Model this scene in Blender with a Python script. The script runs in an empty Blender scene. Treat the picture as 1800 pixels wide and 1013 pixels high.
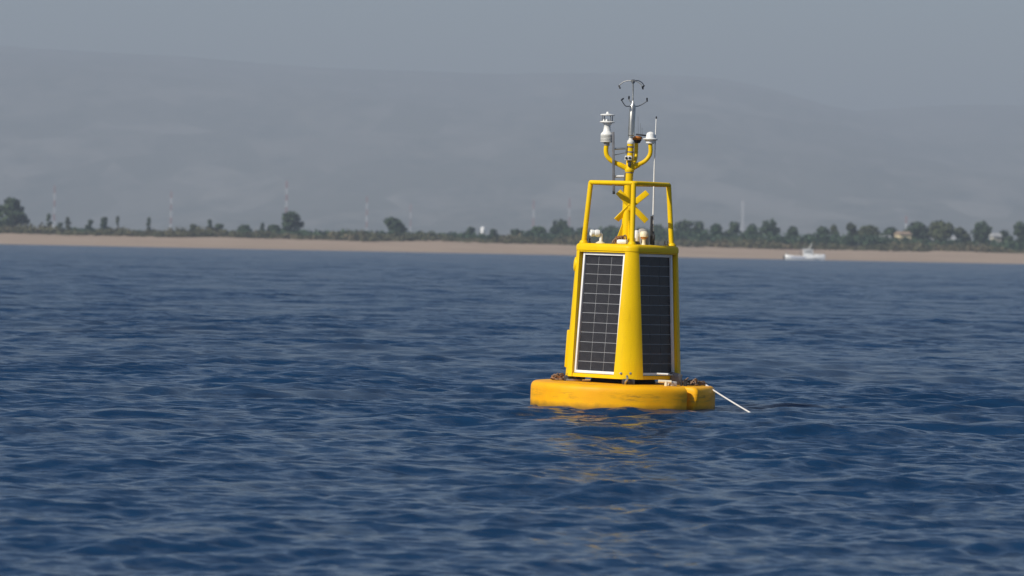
import bpy, bmesh, math, random
import numpy as np
from mathutils import Vector, Matrix, Euler

R = math.radians
random.seed(7)
rng = np.random.default_rng(11)
scene = bpy.context.scene
C = scene.collection

# ------------------------------------------------------------------ camera
EYE = 1.532                     # lens height above the water
FPX = 7200.0                    # focal length in photograph pixels (1800 wide)
cam_d = bpy.data.cameras.new('camera')
cam_d.sensor_width = 36.0
cam_d.lens = 36.0 * FPX / 1800.0
cam_d.clip_start = 0.1
cam_d.clip_end = 80000
cam_d.dof.use_dof = True
cam_d.dof.focus_distance = 39.6
cam_d.dof.aperture_fstop = 4.3
cam = bpy.data.objects.new('camera', cam_d)
C.objects.link(cam)
PITCH = (506.5 - 436.0) / FPX
ROLL = R(1.114)
CAMROT = Matrix.Rotation(math.pi / 2 - PITCH, 3, 'X') @ Matrix.Rotation(ROLL, 3, 'Z')
cam.matrix_world = Matrix.Translation((0, 0, EYE)) @ CAMROT.to_4x4()
scene.camera = cam

# ------------------------------------------------------------------ sky and sun
SUN_EL, SUN_AZ = R(36), R(50)   # the sun stands behind the viewer, 50 degrees to the left
sun_dir = Vector((-math.sin(SUN_AZ) * math.cos(SUN_EL), -math.cos(SUN_AZ) * math.cos(SUN_EL), math.sin(SUN_EL)))
world = bpy.data.worlds.new('World')
scene.world = world
world.use_nodes = True
wn = world.node_tree.nodes
wn.clear()
sky = wn.new('ShaderNodeTexSky')
sky.sky_type = 'NISHITA'
sky.sun_disc = False
sky.sun_elevation = SUN_EL
# sun_rotation is measured clockwise from +Y
sky.sun_rotation = math.atan2(sun_dir.x, sun_dir.y)
sky.altitude = 0
sky.air_density = 1.0
sky.dust_density = 0.8
sky.ozone_density = 3.0
bg = wn.new('ShaderNodeBackground')
bg.inputs['Strength'].default_value = 0.085
wo = wn.new('ShaderNodeOutputWorld')
world.node_tree.links.new(sky.outputs[0], bg.inputs[0])
world.node_tree.links.new(bg.outputs[0], wo.inputs[0])

sun_d = bpy.data.lights.new('sun', 'SUN')
sun_d.energy = 5.0
sun_d.angle = R(0.53)
sun_d.color = (1.0, 0.94, 0.84)
sun = bpy.data.objects.new('sun', sun_d)
sun.rotation_euler = sun_dir.to_track_quat('Z', 'Y').to_euler()
sun.location = (-20, -20, 30)
C.objects.link(sun)

vs = scene.view_settings
scene.display_settings.display_device = 'sRGB'
vs.view_transform = 'Standard'
vs.look = 'None'
vs.exposure = 0.08
vs.gamma = 1.0
vs.use_curve_mapping = False
scene.render.engine = 'CYCLES'
scene.cycles.use_denoising = True
scene.cycles.max_bounces = 8
scene.cycles.volume_bounces = 2

# ------------------------------------------------------------------ helpers
def ray(px, py, depth):
    """World point seen at photograph pixel (px, py), depth metres out along world Y."""
    d = CAMROT @ Vector(((px - 900.0) / FPX, -(py - 506.5) / FPX, -1.0))
    return Vector((0, 0, EYE)) + d * (depth / d.y)

def tag(o, label=None, cat=None, group=None, kind=None):
    if label: o['label'] = label
    if cat: o['category'] = cat
    if group: o['group'] = group
    if kind: o['kind'] = kind
    return o

def link(name, me, mat=None, parent=None, loc=None):
    o = bpy.data.objects.new(name, me)
    C.objects.link(o)
    if mat is not None and me is not None and len(me.materials) == 0:
        me.materials.append(mat)
    if parent is not None: o.parent = parent
    if loc is not None: o.location = loc
    return o

def empty(name, loc=(0, 0, 0), rot=(0, 0, 0)):
    o = bpy.data.objects.new(name, None)
    o.empty_display_size = 0.2
    o.location = loc
    o.rotation_euler = rot
    C.objects.link(o)
    return o

class MB:
    """Collects shapes, then links them as one mesh object."""
    def __init__(self):
        self.v, self.f = [], []
    def add(self, vs_, fs_):
        n = len(self.v)
        self.v += [tuple(p) for p in vs_]
        self.f += [tuple(i + n for i in f) for f in fs_]
        return self
    def box(self, c, size, rot=None, bev=0.0):
        bm = bmesh.new()
        bmesh.ops.create_cube(bm, size=1.0)
        bmesh.ops.scale(bm, vec=size, verts=bm.verts)
        if bev > 0:
            bmesh.ops.bevel(bm, geom=list(bm.edges), offset=bev, segments=2, affect='EDGES', profile=0.5)
        M = Matrix.Translation(c)
        if rot is not None:
            M = M @ (rot.to_4x4() if isinstance(rot, Matrix) else Euler(rot).to_matrix().to_4x4())
        bmesh.ops.transform(bm, matrix=M, verts=bm.verts)
        bm.verts.ensure_lookup_table()
        self.add([v.co[:] for v in bm.verts], [[v.index for v in f.verts] for f in bm.faces])
        bm.free()
        return self
    def tube(self, pts, rad, seg=12, cap=True):
        pts = [Vector(p) for p in pts]
        n = len(pts)
        rads = rad if isinstance(rad, (list, tuple)) else [rad] * n
        t0 = (pts[1] - pts[0]).normalized()
        up = Vector((0, 0, 1)) if abs(t0.z) < 0.9 else Vector((1, 0, 0))
        a = t0.cross(up).normalized()
        vs_, fs_ = [], []
        for i, p in enumerate(pts):
            if i == 0: t = t0
            elif i == n - 1: t = (pts[i] - pts[i - 1]).normalized()
            else: t = ((pts[i + 1] - p).normalized() + (p - pts[i - 1]).normalized()).normalized()
            a = (a - t * a.dot(t)).normalized()
            b = t.cross(a)
            for k in range(seg):
                w = 2 * math.pi * k / seg
                vs_.append(p + (a * math.cos(w) + b * math.sin(w)) * rads[i])
        for i in range(n - 1):
            for k in range(seg):
                k2 = (k + 1) % seg
                fs_.append((i * seg + k, i * seg + k2, (i + 1) * seg + k2, (i + 1) * seg + k))
        if cap:
            fs_.append(tuple(reversed(range(seg))))
            fs_.append(tuple((n - 1) * seg + k for k in range(seg)))
        return self.add(vs_, fs_)
    def lathe(self, prof, c=(0, 0, 0), axis=None, seg=28):
        """prof: (radius, height) from bottom to top, along axis (default +Z)."""
        q = Vector((0, 0, 1)).rotation_difference(Vector(axis)) if axis is not None else None
        vs_, fs_ = [], []
        for r, z in prof:
            r = max(r, 1e-4)
            for k in range(seg):
                w = 2 * math.pi * k / seg
                p = Vector((r * math.cos(w), r * math.sin(w), z))
                if q: p = q @ p
                vs_.append(p + Vector(c))
        for i in range(len(prof) - 1):
            for k in range(seg):
                k2 = (k + 1) % seg
                fs_.append((i * seg + k, i * seg + k2, (i + 1) * seg + k2, (i + 1) * seg + k))
        fs_.append(tuple(reversed(range(seg))))
        fs_.append(tuple((len(prof) - 1) * seg + k for k in range(seg)))
        return self.add(vs_, fs_)
    def mesh(self, name, sharp=38, smooth=True):
        me = bpy.data.meshes.new(name)
        me.from_pydata(self.v, [], self.f)
        me.update()
        if smooth:
            me.polygons.foreach_set('use_smooth', [True] * len(me.polygons))
            me.set_sharp_from_angle(angle=R(sharp))
        return me
    def build(self, name, mat, parent=None, sharp=38, smooth=True):
        return link(name, self.mesh(name, sharp, smooth), mat, parent)

def smooth_path(pts, n=6):
    """Catmull-Rom through the points."""
    P = [Vector(p) for p in pts]
    P = [P[0] * 2 - P[1]] + P + [P[-1] * 2 - P[-2]]
    out = []
    for i in range(1, len(P) - 2):
        a, b, c, d = P[i - 1:i + 3]
        for k in range(n):
            t = k / n
            out.append(0.5 * ((2 * b) + (c - a) * t + (2 * a - 5 * b + 4 * c - d) * t * t + (3 * b - a - 3 * c + d) * t ** 3))
    out.append(P[-2])
    return out

# ------------------------------------------------------------------ materials
class NT:
    def __init__(self, name):
        self.m = bpy.data.materials.new(name)
        self.m.use_nodes = True
        self.t = self.m.node_tree
        self.b = self.t.nodes['Principled BSDF']
    def n(self, kind, **kw):
        x = self.t.nodes.new(kind)
        for k, v in kw.items():
            if k.startswith('_'): setattr(x, k[1:], v)
            else: x.inputs[k.replace('__', ' ')].default_value = v
        return x
    def l(self, a, b): self.t.links.new(a, b)
    def ramp(self, fac, stops, interp='LINEAR'):
        r = self.t.nodes.new('ShaderNodeValToRGB')
        r.color_ramp.interpolation = interp
        e = r.color_ramp.elements
        while len(e) < len(stops): e.new(0.5)
        for el, (p, c) in zip(e, stops):
            el.position = p
            el.color = c if len(c) == 4 else (*c, 1)
        self.l(fac, r.inputs[0])
        return r
    def noise(self, vec, scale, detail=4, rough=0.55, dist=0.0):
        x = self.n('ShaderNodeTexNoise', Scale=scale, Detail=detail, Roughness=rough, Distortion=dist)
        if vec is not None: self.l(vec, x.inputs['Vector'])
        return x
    def mixc(self, fac, a, b, mode='MIX'):
        x = self.t.nodes.new('ShaderNodeMix')
        x.data_type = 'RGBA'
        x.blend_type = mode
        for i, v in ((0, fac), (6, a), (7, b)):
            if hasattr(v, 'links') or isinstance(v, bpy.types.NodeSocket): self.l(v, x.inputs[i])
            else: x.inputs[i].default_value = v if i == 0 else (*v, 1)
        return x.outputs[2]
    def math(self, op, a, b=None, clamp=False):
        x = self.t.nodes.new('ShaderNodeMath')
        x.operation = op
        x.use_clamp = clamp
        for i, v in ((0, a), (1, b)):
            if v is None: continue
            if isinstance(v, bpy.types.NodeSocket): self.l(v, x.inputs[i])
            else: x.inputs[i].default_value = v
        return x.outputs[0]

def plain(name, col, rough=0.5, metal=0.0, var=0.12, scale=14, coat=0.0):
    """Simple surface with a little mottling in colour and gloss."""
    t = NT(name)
    co = t.n('ShaderNodeTexCoord').outputs['Object']
    nz = t.noise(co, scale, 5, 0.6)
    dark = tuple(c * (1 - 2 * var) for c in col)
    lite = tuple(min(1, c * (1 + var)) for c in col)
    rp = t.ramp(nz.outputs[0], [(0.3, dark), (0.65, lite)])
    t.l(rp.outputs[0], t.b.inputs['Base Color'])
    rr = t.math('MULTIPLY_ADD', nz.outputs[0], 0.25)
    rr.node.inputs[2].default_value = rough - 0.125
    t.l(rr, t.b.inputs['Roughness'])
    t.b.inputs['Metallic'].default_value = metal
    t.b.inputs['Coat Weight'].default_value = coat
    return t.m

def mat_tower_paint():
    t = NT('yellow_tower_paint')
    co = t.n('ShaderNodeTexCoord').outputs['Object']
    n1 = t.noise(co, 3.0, 5, 0.6)
    base = t.ramp(n1.outputs[0], [(0.3, (0.78, 0.49, 0.002)), (0.7, (0.86, 0.565, 0.003))]).outputs[0]
    mp = t.n('ShaderNodeMapping'); mp.inputs['Scale'].default_value = (14, 14, 1.6)
    t.l(co, mp.inputs[0])
    st = t.noise(mp.outputs[0], 2.2, 6, 0.65)
    fac = t.ramp(st.outputs[0], [(0.56, (0, 0, 0)), (0.78, (0.32, 0.32, 0.32))]).outputs[0]
    col = t.mixc(fac, base, (0.36, 0.2, 0.02))
    t.l(col, t.b.inputs['Base Color'])
    r = t.ramp(n1.outputs[0], [(0.3, (0.38,) * 3), (0.7, (0.5,) * 3)])
    t.l(r.outputs[0], t.b.inputs['Roughness'])
    t.b.inputs['Specular IOR Level'].default_value = 0.18
    return t.m

def mat_float():
    t = NT('orange_yellow_float_skin')
    co = t.n('ShaderNodeTexCoord').outputs['Object']
    sep = t.n('ShaderNodeSeparateXYZ'); t.l(co, sep.inputs[0])
    n1 = t.noise(co, 4.0, 6, 0.6)
    base = t.ramp(n1.outputs[0], [(0.3, (0.84, 0.37, 0.002)), (0.7, (0.92, 0.455, 0.003))]).outputs[0]
    # scuffs left by boats coming alongside: long, flat, broken marks half way up the side
    mp = t.n('ShaderNodeMapping'); mp.inputs['Scale'].default_value = (3.5, 3.5, 26)
    t.l(co, mp.inputs[0])
    sc = t.noise(mp.outputs[0], 1.6, 8, 0.75, 0.4)
    band = t.ramp(t.math('MULTIPLY', sep.outputs['Z'], 4.0), [(0.30, (0, 0, 0)), (0.42, (1, 1, 1)), (0.56, (1, 1, 1)), (0.74, (0, 0, 0))]).outputs[0]
    marks = t.ramp(sc.outputs[0], [(0.47, (0, 0, 0)), (0.60, (1, 1, 1))]).outputs[0]
    big = t.ramp(t.noise(co, 2.1, 2).outputs[0], [(0.4, (0.15,) * 3), (0.6, (1, 1, 1))]).outputs[0]
    f1 = t.math('MULTIPLY', t.math('MULTIPLY', band, marks), t.math('MULTIPLY', big, 0.6))
    col = t.mixc(f1, base, (0.16, 0.10, 0.03))
    # small nicks all over
    nk = t.noise(co, 30, 3, 0.7)
    f2 = t.ramp(nk.outputs[0], [(0.66, (0, 0, 0)), (0.76, (0.5,) * 3)]).outputs[0]
    col = t.mixc(f2, col, (0.32, 0.17, 0.03))
    # slime at the waterline
    zz = t.math('ADD', sep.outputs['Z'], t.math('MULTIPLY', t.noise(co, 9, 4).outputs[0], 0.05))
    f3 = t.ramp(zz, [(0.035, (0.8,) * 3), (0.085, (0, 0, 0))]).outputs[0]
    col = t.mixc(f3, col, (0.20, 0.12, 0.02))
    t.l(col, t.b.inputs['Base Color'])
    t.b.inputs['Roughness'].default_value = 0.5
    t.b.inputs['Specular IOR Level'].default_value = 0.25
    bp = t.n('ShaderNodeBump', Strength=0.25, Distance=0.01)
    t.l(t.noise(co, 11, 5).outputs[0], bp.inputs['Height'])
    t.l(bp.outputs[0], t.b.inputs['Normal'])
    return t.m

def mat_cell():
    t = NT('dark_solar_cell')
    co = t.n('ShaderNodeTexCoord').outputs['Object']
    sep = t.n('ShaderNodeSeparateXYZ'); t.l(co, sep.inputs[0])
    fr = t.math('FRACT', t.math('MULTIPLY', sep.outputs['X'], 1 / 0.0138))
    ln = t.math('LESS_THAN', fr, 0.13)
    nz = t.noise(co, 9, 3)
    base = t.ramp(nz.outputs[0], [(0.3, (0.012, 0.012, 0.016)), (0.7, (0.022, 0.021, 0.026))]).outputs[0]
    col = t.mixc(ln, base, (0.13, 0.13, 0.14))
    t.l(col, t.b.inputs['Base Color'])
    t.b.inputs['Roughness'].default_value = 0.22
    t.b.inputs['IOR'].default_value = 1.36
    return t.m

def mat_water():
    t = NT('sea_water')
    g = t.n('ShaderNodeNewGeometry')
    pos = g.outputs['Position']
    b = t.b
    b.inputs['Base Color'].default_value = (0.0045, 0.028, 0.074, 1)
    b.inputs['IOR'].default_value = 1.333
    rip = t.n('ShaderNodeAttribute', _attribute_name='ripple').outputs['Fac']
    # slopes too fine for the grid act as microfacets: alpha^2 = 2 * variance
    al = t.math('MULTIPLY_ADD', t.math('MULTIPLY', rip, rip), 0.07)
    al.node.inputs[2].default_value = 0.0003
    t.l(t.math('POWER', al, 0.25), b.inputs['Roughness'])
    acc = None
    for sc, amp, off, det, lod in ((13.0, 1.15, 0.0, 4, False), (3.6, 4.4, 31.0, 4, True), (1.1, 4.4, 77.0, 3, True), (0.22, 4.4, 13.0, 4, True)):
        mp = t.n('ShaderNodeMapping')
        mp.inputs['Location'].default_value = (off, off * 1.7, 0)
        mp.inputs['Rotation'].default_value = (0, 0, R(6))
        mp.inputs['Scale'].default_value = (0.45, 1.0, 1.0)
        t.l(pos, mp.inputs[0])
        nz = t.noise(mp.outputs[0], sc, det, 0.55)
        sub = t.n('ShaderNodeVectorMath', _operation='SUBTRACT'); sub.inputs[1].default_value = (0.5, 0.5, 0.5)
        t.l(nz.outputs['Color'], sub.inputs[0])
        mul = t.n('ShaderNodeVectorMath', _operation='MULTIPLY'); mul.inputs[1].default_value = (amp, amp, 0.0)
        t.l(sub.outputs[0], mul.inputs[0])
        if lod:
            k_ = t.n('ShaderNodeVectorMath', _operation='SCALE')
            t.l(mul.outputs[0], k_.inputs[0]); t.l(rip, k_.inputs['Scale']); mul = k_
        if acc is None: acc = mul.outputs[0]
        else:
            ad = t.n('ShaderNodeVectorMath', _operation='ADD')
            t.l(acc, ad.inputs[0]); t.l(mul.outputs[0], ad.inputs[1]); acc = ad.outputs[0]
    # cat's paws: ripples come and go over wide patches
    pt = t.n('ShaderNodeMapping'); pt.inputs['Scale'].default_value = (0.03, 0.02, 1)
    t.l(pos, pt.inputs[0])
    pf = t.ramp(t.noise(pt.outputs[0], 1.0, 3).outputs[0], [(0.3, (0.75,) * 3), (0.7, (1.15,) * 3)]).outputs[0]
    sc_ = t.n('ShaderNodeVectorMath', _operation='SCALE')
    t.l(acc, sc_.inputs[0]); t.l(pf, sc_.inputs['Scale'])
    ad = t.n('ShaderNodeVectorMath', _operation='ADD')
    t.l(g.outputs['Normal'], ad.inputs[0]); t.l(sc_.outputs[0], ad.inputs[1])
    nm = t.n('ShaderNodeVectorMath', _operation='NORMALIZE')
    t.l(ad.outputs[0], nm.inputs[0])
    t.l(nm.outputs[0], b.inputs['Normal'])
    return t.m

def mat_sand():
    t = NT('beach_sand')
    pos = t.n('ShaderNodeNewGeometry').outputs['Position']
    mp = t.n('ShaderNodeMapping'); mp.inputs['Scale'].default_value = (0.05, 0.22, 1)
    t.l(pos, mp.inputs[0])
    n1 = t.noise(mp.outputs[0], 1.0, 6, 0.65)
    col = t.ramp(n1.outputs[0], [(0.25, (0.27, 0.195, 0.138)), (0.5, (0.355, 0.26, 0.187)), (0.75, (0.42, 0.325, 0.24))]).outputs[0]
    sep = t.n('ShaderNodeSeparateXYZ'); t.l(pos, sep.inputs[0])
    wet = t.ramp(sep.outputs['Z'], [(0.1, (1, 1, 1)), (0.55, (0, 0, 0))]).outputs[0]
    col = t.mixc(wet, col, (0.30, 0.235, 0.18))
    t.l(col, t.b.inputs['Base Color'])
    t.b.inputs['Roughness'].default_value = 0.95
    return t.m

def mat_land():
    t = NT('dry_hill_land')
    pos = t.n('ShaderNodeNewGeometry').outputs['Position']
    mp = t.n('ShaderNodeMapping'); mp.inputs['Scale'].default_value = (0.009, 0.0022, 0.012)
    t.l(pos, mp.inputs[0])
    vo = t.n('ShaderNodeTexVoronoi', Scale=0.9)
    t.l(mp.outputs[0], vo.inputs['Vector'])
    n1 = t.noise(mp.outputs[0], 0.8, 8, 0.65)
    n2 = t.noise(mp.outputs[0], 3.0, 6, 0.65)
    sv = t.n('ShaderNodeSeparateColor'); t.l(vo.outputs['Color'], sv.inputs[0])
    fields = t.ramp(sv.outputs[0], [(0.0, (0.10, 0.10, 0.045)), (0.4, (0.17, 0.15, 0.10)), (0.75, (0.29, 0.25, 0.19)), (1.0, (0.16, 0.14, 0.07))]).outputs[0]
    wild = t.ramp(n2.outputs[0], [(0.35, (0.045, 0.06, 0.03)), (0.6, (0.16, 0.145, 0.09)), (0.75, (0.29, 0.25, 0.2))]).outputs[0]
    col = t.mixc(t.ramp(n1.outputs[0], [(0.42, (0, 0, 0)), (0.58, (1, 1, 1))]).outputs[0], fields, wild)
    t.l(col, t.b.inputs['Base Color'])
    t.b.inputs['Roughness'].default_value = 1.0
    t.b.inputs['Specular IOR Level'].default_value = 0.0
    hs = t.n('ShaderNodeHueSaturation', Value=0.9, Saturation=0.6)
    t.l(col, hs.inputs['Color']); t.l(hs.outputs[0], t.b.inputs['Base Color'])
    return t.m

def mat_leaf(name, a, b, c, scale=0.7):
    t = NT(name)
    co = t.n('ShaderNodeNewGeometry').outputs['Position']
    nz = t.noise(co, scale, 3, 0.6)
    rp = t.ramp(nz.outputs[0], [(0.3, a), (0.52, b), (0.72, c)])
    t.l(rp.outputs[0], t.b.inputs['Base Color'])
    t.b.inputs['Roughness'].default_value = 0.75
    t.b.inputs['Specular IOR Level'].default_value = 0.2
    return t.m

M = {
    'tower': mat_tower_paint(), 'float': mat_float(), 'cell': mat_cell(), 'water': mat_water(),
    'sand': mat_sand(), 'land': mat_land(),
    'alu': plain('panel_aluminium', (0.80, 0.80, 0.79), 0.45, 0.0, 0.05, 6),
    'backsheet': plain('panel_backsheet', (0.40, 0.41, 0.43), 0.5, 0, 0.04, 6),
    'white': plain('white_plastic', (0.80, 0.79, 0.75), 0.4, 0, 0.06, 25),
    'cream': plain('cream_plastic', (0.78, 0.70, 0.50), 0.45, 0, 0.06, 20),
    'shield': plain('ribbed_shield_plastic', (0.66, 0.65, 0.61), 0.5, 0, 0.06, 25),
    'grey': plain('grey_dome_plastic', (0.40, 0.38, 0.34), 0.5, 0, 0.08, 18),
    'steel': plain('stainless_steel', (0.46, 0.45, 0.42), 0.34, 0.85, 0.12, 12),
    'darkbar': plain('weathered_grey_bar', (0.17, 0.17, 0.18), 0.55, 0.2, 0.15, 18),
    'black': plain('black_rubber', (0.018, 0.018, 0.02), 0.55, 0, 0.2, 25),
    'darkmetal': plain('dark_deck_metal', (0.06, 0.06, 0.065), 0.5, 0.4, 0.25, 18),
    'rust': plain('rusty_iron', (0.20, 0.085, 0.035), 0.85, 0, 0.35, 30),
    'orange': plain('orange_light_housing', (0.55, 0.19, 0.03), 0.45, 0, 0.15, 20),
    'wire': plain('dark_wire', (0.20, 0.20, 0.20), 0.45, 0.5, 0.1, 30),
    'rope': plain('brown_rope', (0.23, 0.15, 0.10), 0.95, 0, 0.3, 60),
    'rope_white': plain('white_rope', (0.72, 0.69, 0.66), 0.85, 0, 0.1, 40),
    'bark': plain('tree_bark', (0.10, 0.075, 0.05), 0.95, 0, 0.25, 4),
    'leaf_a': mat_leaf('dark_pine_foliage', (0.026, 0.042, 0.024), (0.042, 0.066, 0.034), (0.07, 0.10, 0.046)),
    'leaf_b': mat_leaf('olive_foliage', (0.035, 0.045, 0.02), (0.06, 0.072, 0.032), (0.09, 0.10, 0.045)),
    'leaf_c': mat_leaf('green_foliage', (0.022, 0.046, 0.02), (0.036, 0.07, 0.026), (0.06, 0.10, 0.034)),
    'scrub': mat_leaf('dune_scrub_foliage', (0.05, 0.06, 0.028), (0.10, 0.098, 0.052), (0.19, 0.15, 0.095), 0.16),
    'hedge': mat_leaf('green_hedge_foliage', (0.028, 0.05, 0.028), (0.042, 0.075, 0.038), (0.07, 0.10, 0.046), 0.2),
    'plaster': plain('cream_plaster', (0.66, 0.56, 0.36), 0.9, 0, 0.08, 0.6),
    'plaster_w': plain('pale_plaster', (0.46, 0.44, 0.38), 0.9, 0, 0.08, 0.6),
    'tile': plain('clay_roof_tile', (0.30, 0.22, 0.16), 0.9, 0, 0.15, 0.9),
    'sheet': plain('pale_sheet_roof', (0.42, 0.42, 0.42), 0.6, 0.1, 0.08, 0.4),
    'glass': plain('dark_window_glass', (0.03, 0.035, 0.04), 0.15, 0, 0.1, 2),
    'red_paint': plain('faded_red_mast_paint', (0.45, 0.14, 0.11), 0.7, 0, 0.1, 0.5),
    'white_paint': plain('white_mast_paint', (0.82, 0.80, 0.78), 0.7, 0, 0.05, 0.5),
    'hull': plain('white_hull_paint', (0.82, 0.82, 0.81), 0.35, 0, 0.05, 0.8),
    'awning': plain('faded_pink_awning', (0.50, 0.34, 0.32), 0.8, 0, 0.08, 1.5),
    'blue': plain('blue_boat_stripe', (0.20, 0.24, 0.40), 0.4, 0, 0.1, 1.5),
}

# ------------------------------------------------------------------ sea
BUOY_LOC = ray(1093.5, 716.0, 40.0)
BUOY_LOC.z = 0.0

def build_sea():
    half = R(10.5)
    fine = np.linspace(-half, half, 420)
    side = half + np.geomspace(R(0.06), math.pi - half - R(0.5), 46)
    th = np.concatenate([-side[::-1], fine, side])
    r = np.concatenate([np.linspace(0.6, 13.0, 26)[:-1], np.geomspace(13.0, 16.5, 50)[:-1], np.geomspace(16.5, 450.0, 1960), np.geomspace(450, 1300, 220)[1:], np.geomspace(1300, 6500, 24)[1:]])
    T, Rr = np.meshgrid(th, r)
    X = Rr * np.sin(T); Y = Rr * np.cos(T)
    dth = np.gradient(th)[None, :] * Rr
    dr = np.gradient(r)[:, None] * np.ones_like(T)
    sp = np.maximum(dth, dr)
    rg = np.random.default_rng(5)
    N = 220
    lam = np.exp(rg.uniform(math.log(0.11), math.log(3.6), N))
    k = 2 * math.pi / lam
    # wind blows off the shore towards the viewer; short waves spread wider than long ones
    spread = np.where(lam > 0.6, 0.42, 0.62)
    ang = R(-84) + rg.normal(0, 1, N) * spread
    ph = rg.uniform(0, 2 * math.pi, N)
    slope = 0.0300 * np.interp(np.log(lam), np.log([0.11, 0.22, 0.45, 0.8, 1.7, 3.6]), [0.85, 1.0, 0.85, 0.62, 0.48, 0.26])
    amp = slope / k
    lost = np.zeros_like(X)
    Z = np.zeros_like(X); DX = np.zeros_like(X); DY = np.zeros_like(X)
    # gusts: patches of rougher and calmer water
    gust = 1.0 + 0.25 * np.sin(X * 0.21 + 1.3 * np.sin(Y * 0.05) + 0.7) * np.sin(Y * 0.13 + 1.1 * np.sin(X * 0.17) + 2.0)
    for i in range(N):
        w = np.clip((lam[i] / sp - 2.4) / 2.0, 0, 1)
        lost += (1 - w * w) * slope[i] ** 2 * 0.5
        rows = np.where(w.max(axis=1) > 0)[0]
        if len(rows) == 0: continue
        a, b = rows[0], rows[-1] + 1
        cx, cy = math.cos(ang[i]), math.sin(ang[i])
        P = k[i] * (cx * X[a:b] + cy * Y[a:b]) + ph[i]
        A = amp[i] * w[a:b] * gust[a:b]
        s = np.sin(P); c = np.cos(P)
        Z[a:b] += A * s
        DX[a:b] += 0.6 * cx * A * c
        DY[a:b] += 0.6 * cy * A * c
    Z -= 0.03                   # the buoy is just passing over a trough
    Xo, Yo = X + DX, Y + DY
    co = np.stack([Xo, Yo, Z], -1).reshape(-1, 3)
    nr, nc = X.shape
    idx = np.arange(nr * nc).reshape(nr, nc)
    q = np.stack([idx[:-1, :-1], idx[:-1, 1:], idx[1:, 1:], idx[1:, :-1]], -1).reshape(-1, 4)[:, ::-1]
    me = bpy.data.meshes.new('sea')
    me.vertices.add(len(co)); me.vertices.foreach_set('co', co.astype(np.float32).ravel())
    me.loops.add(q.size); me.loops.foreach_set('vertex_index', q.astype(np.int32).ravel())
    me.polygons.add(len(q))
    me.polygons.foreach_set('loop_start', np.arange(0, q.size, 4, dtype=np.int32))
    me.update(calc_edges=True)
    me.polygons.foreach_set('use_smooth', np.ones(len(q), dtype=bool))
    at = me.attributes.new('ripple', 'FLOAT', 'POINT')
    at.data.foreach_set('value', np.sqrt(lost).astype(np.float32).ravel())
    o = link('sea', me, M['water'])
    tag(o, 'blue choppy sea with small wind waves', None, None, 'structure')
build_sea()

# ------------------------------------------------------------------ land
def fbm2(x, y, seed, octs=5, gain=0.5):
    rg = np.random.default_rng(seed)
    out = np.zeros_like(x, dtype=float); a = 1.0; f = 1.0
    for o in range(octs):
        for j in range(3):
            t = rg.uniform(0, 2 * math.pi); p = rg.uniform(0, 2 * math.pi)
            out += a / 3 * np.sin(f * (x * math.cos(t) + y * math.sin(t)) * rg.uniform(0.8, 1.25) + p)
        a *= gain; f *= 2.03
    return out

SHORE = 1000.0
def ground(x, y):
    x = np.asarray(x, float); y = np.asarray(y, float)
    s = y - SHORE - 1.5 * np.sin(x * 0.031) - 0.8 * np.sin(x * 0.11 + 1)
    z = np.interp(s, [-60, 0, 12, 30, 44, 60, 120, 400, 4000], [-3.0, 0.0, 0.9, 1.9, 2.5, 2.9, 2.9, 3.2, 7.0])
    dune = np.clip((s - 36) / 20, 0, 1) * np.clip((260 - s) / 120, 0, 1)
    return z + dune * 0.35 * fbm2(x / 9.0, y / 9.0, 3, 3)

def grid_mesh(name, X, Y, Z, mat):
    nr, nc = X.shape
    idx = np.arange(nr * nc).reshape(nr, nc)
    q = np.stack([idx[:-1, :-1], idx[:-1, 1:], idx[1:, 1:], idx[1:, :-1]], -1).reshape(-1, 4)
    me = bpy.data.meshes.new(name)
    me.from_pydata(np.stack([X, Y, Z], -1).reshape(-1, 3).tolist(), [], q.tolist())
    me.polygons.foreach_set('use_smooth', [True] * len(me.polygons))
    me.update()
    return link(name, me, mat)

xs = np.concatenate([np.linspace(-5000, -260, 24)[:-1], np.linspace(-260, 260, 180), np.linspace(260, 5000, 24)[1:]])
ys = np.concatenate([np.linspace(955, 1056, 60)])
X, Y = np.meshgrid(xs, ys)
tag(grid_mesh('beach', X, Y, ground(X, Y), M['sand']), 'long pale sand beach between the sea and the dunes', None, None, 'structure')

# skyline of the hills, as tangent of elevation against bearing
HP = np.array([-900, 0, 250, 500, 750, 880, 960, 1100, 1250, 1350, 1450, 1500, 1600, 1700, 1800, 2600])
HY = np.array([70, 85, 100, 118, 130, 137, 135, 133, 140, 160, 190, 199, 190, 186, 188, 215])
HT = ((436 + (HP - 900) * 0.01944) - HY) / FPX
RIDGE = 11000.0
def hills_z(x, y):
    px = 900 + x / RIDGE * FPX
    top = np.interp(px, HP, HT) * RIDGE + EYE
    top = top + 5 * fbm2(x / 260, y * 0, 8, 4, 0.55)
    t = np.clip((y - 4600) / (RIDGE - 4600), 0, 1)
    up = t * t * (3 - 2 * t)
    up = 0.55 * up + 0.45 * t ** 1.4
    z = top * up + (1 - t) * t * 4 * (55 * fbm2(x / 700, y / 1100, 21, 5, 0.55))
    back = np.clip((y - RIDGE) / 3000, 0, 1)
    return z * (1 - 0.6 * back)
xs = np.concatenate([np.linspace(-5200, -1900, 30)[:-1], np.linspace(-1900, 1900, 300), np.linspace(1900, 5200, 30)[1:]])
ys = np.concatenate([np.array([1057, 1075, 1100, 1130, 1170, 1230, 1300, 1500, 1900, 2600, 3500, 4400]), np.linspace(4600, 11000, 130), np.linspace(11100, 14000, 20)])
X, Y = np.meshgrid(xs, ys)
Z = ground(X, np.minimum(Y, 4900)) - np.where(Y < 1060, 0.02, 0) + np.where(Y > 4600, hills_z(X, Y), 0)
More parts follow.
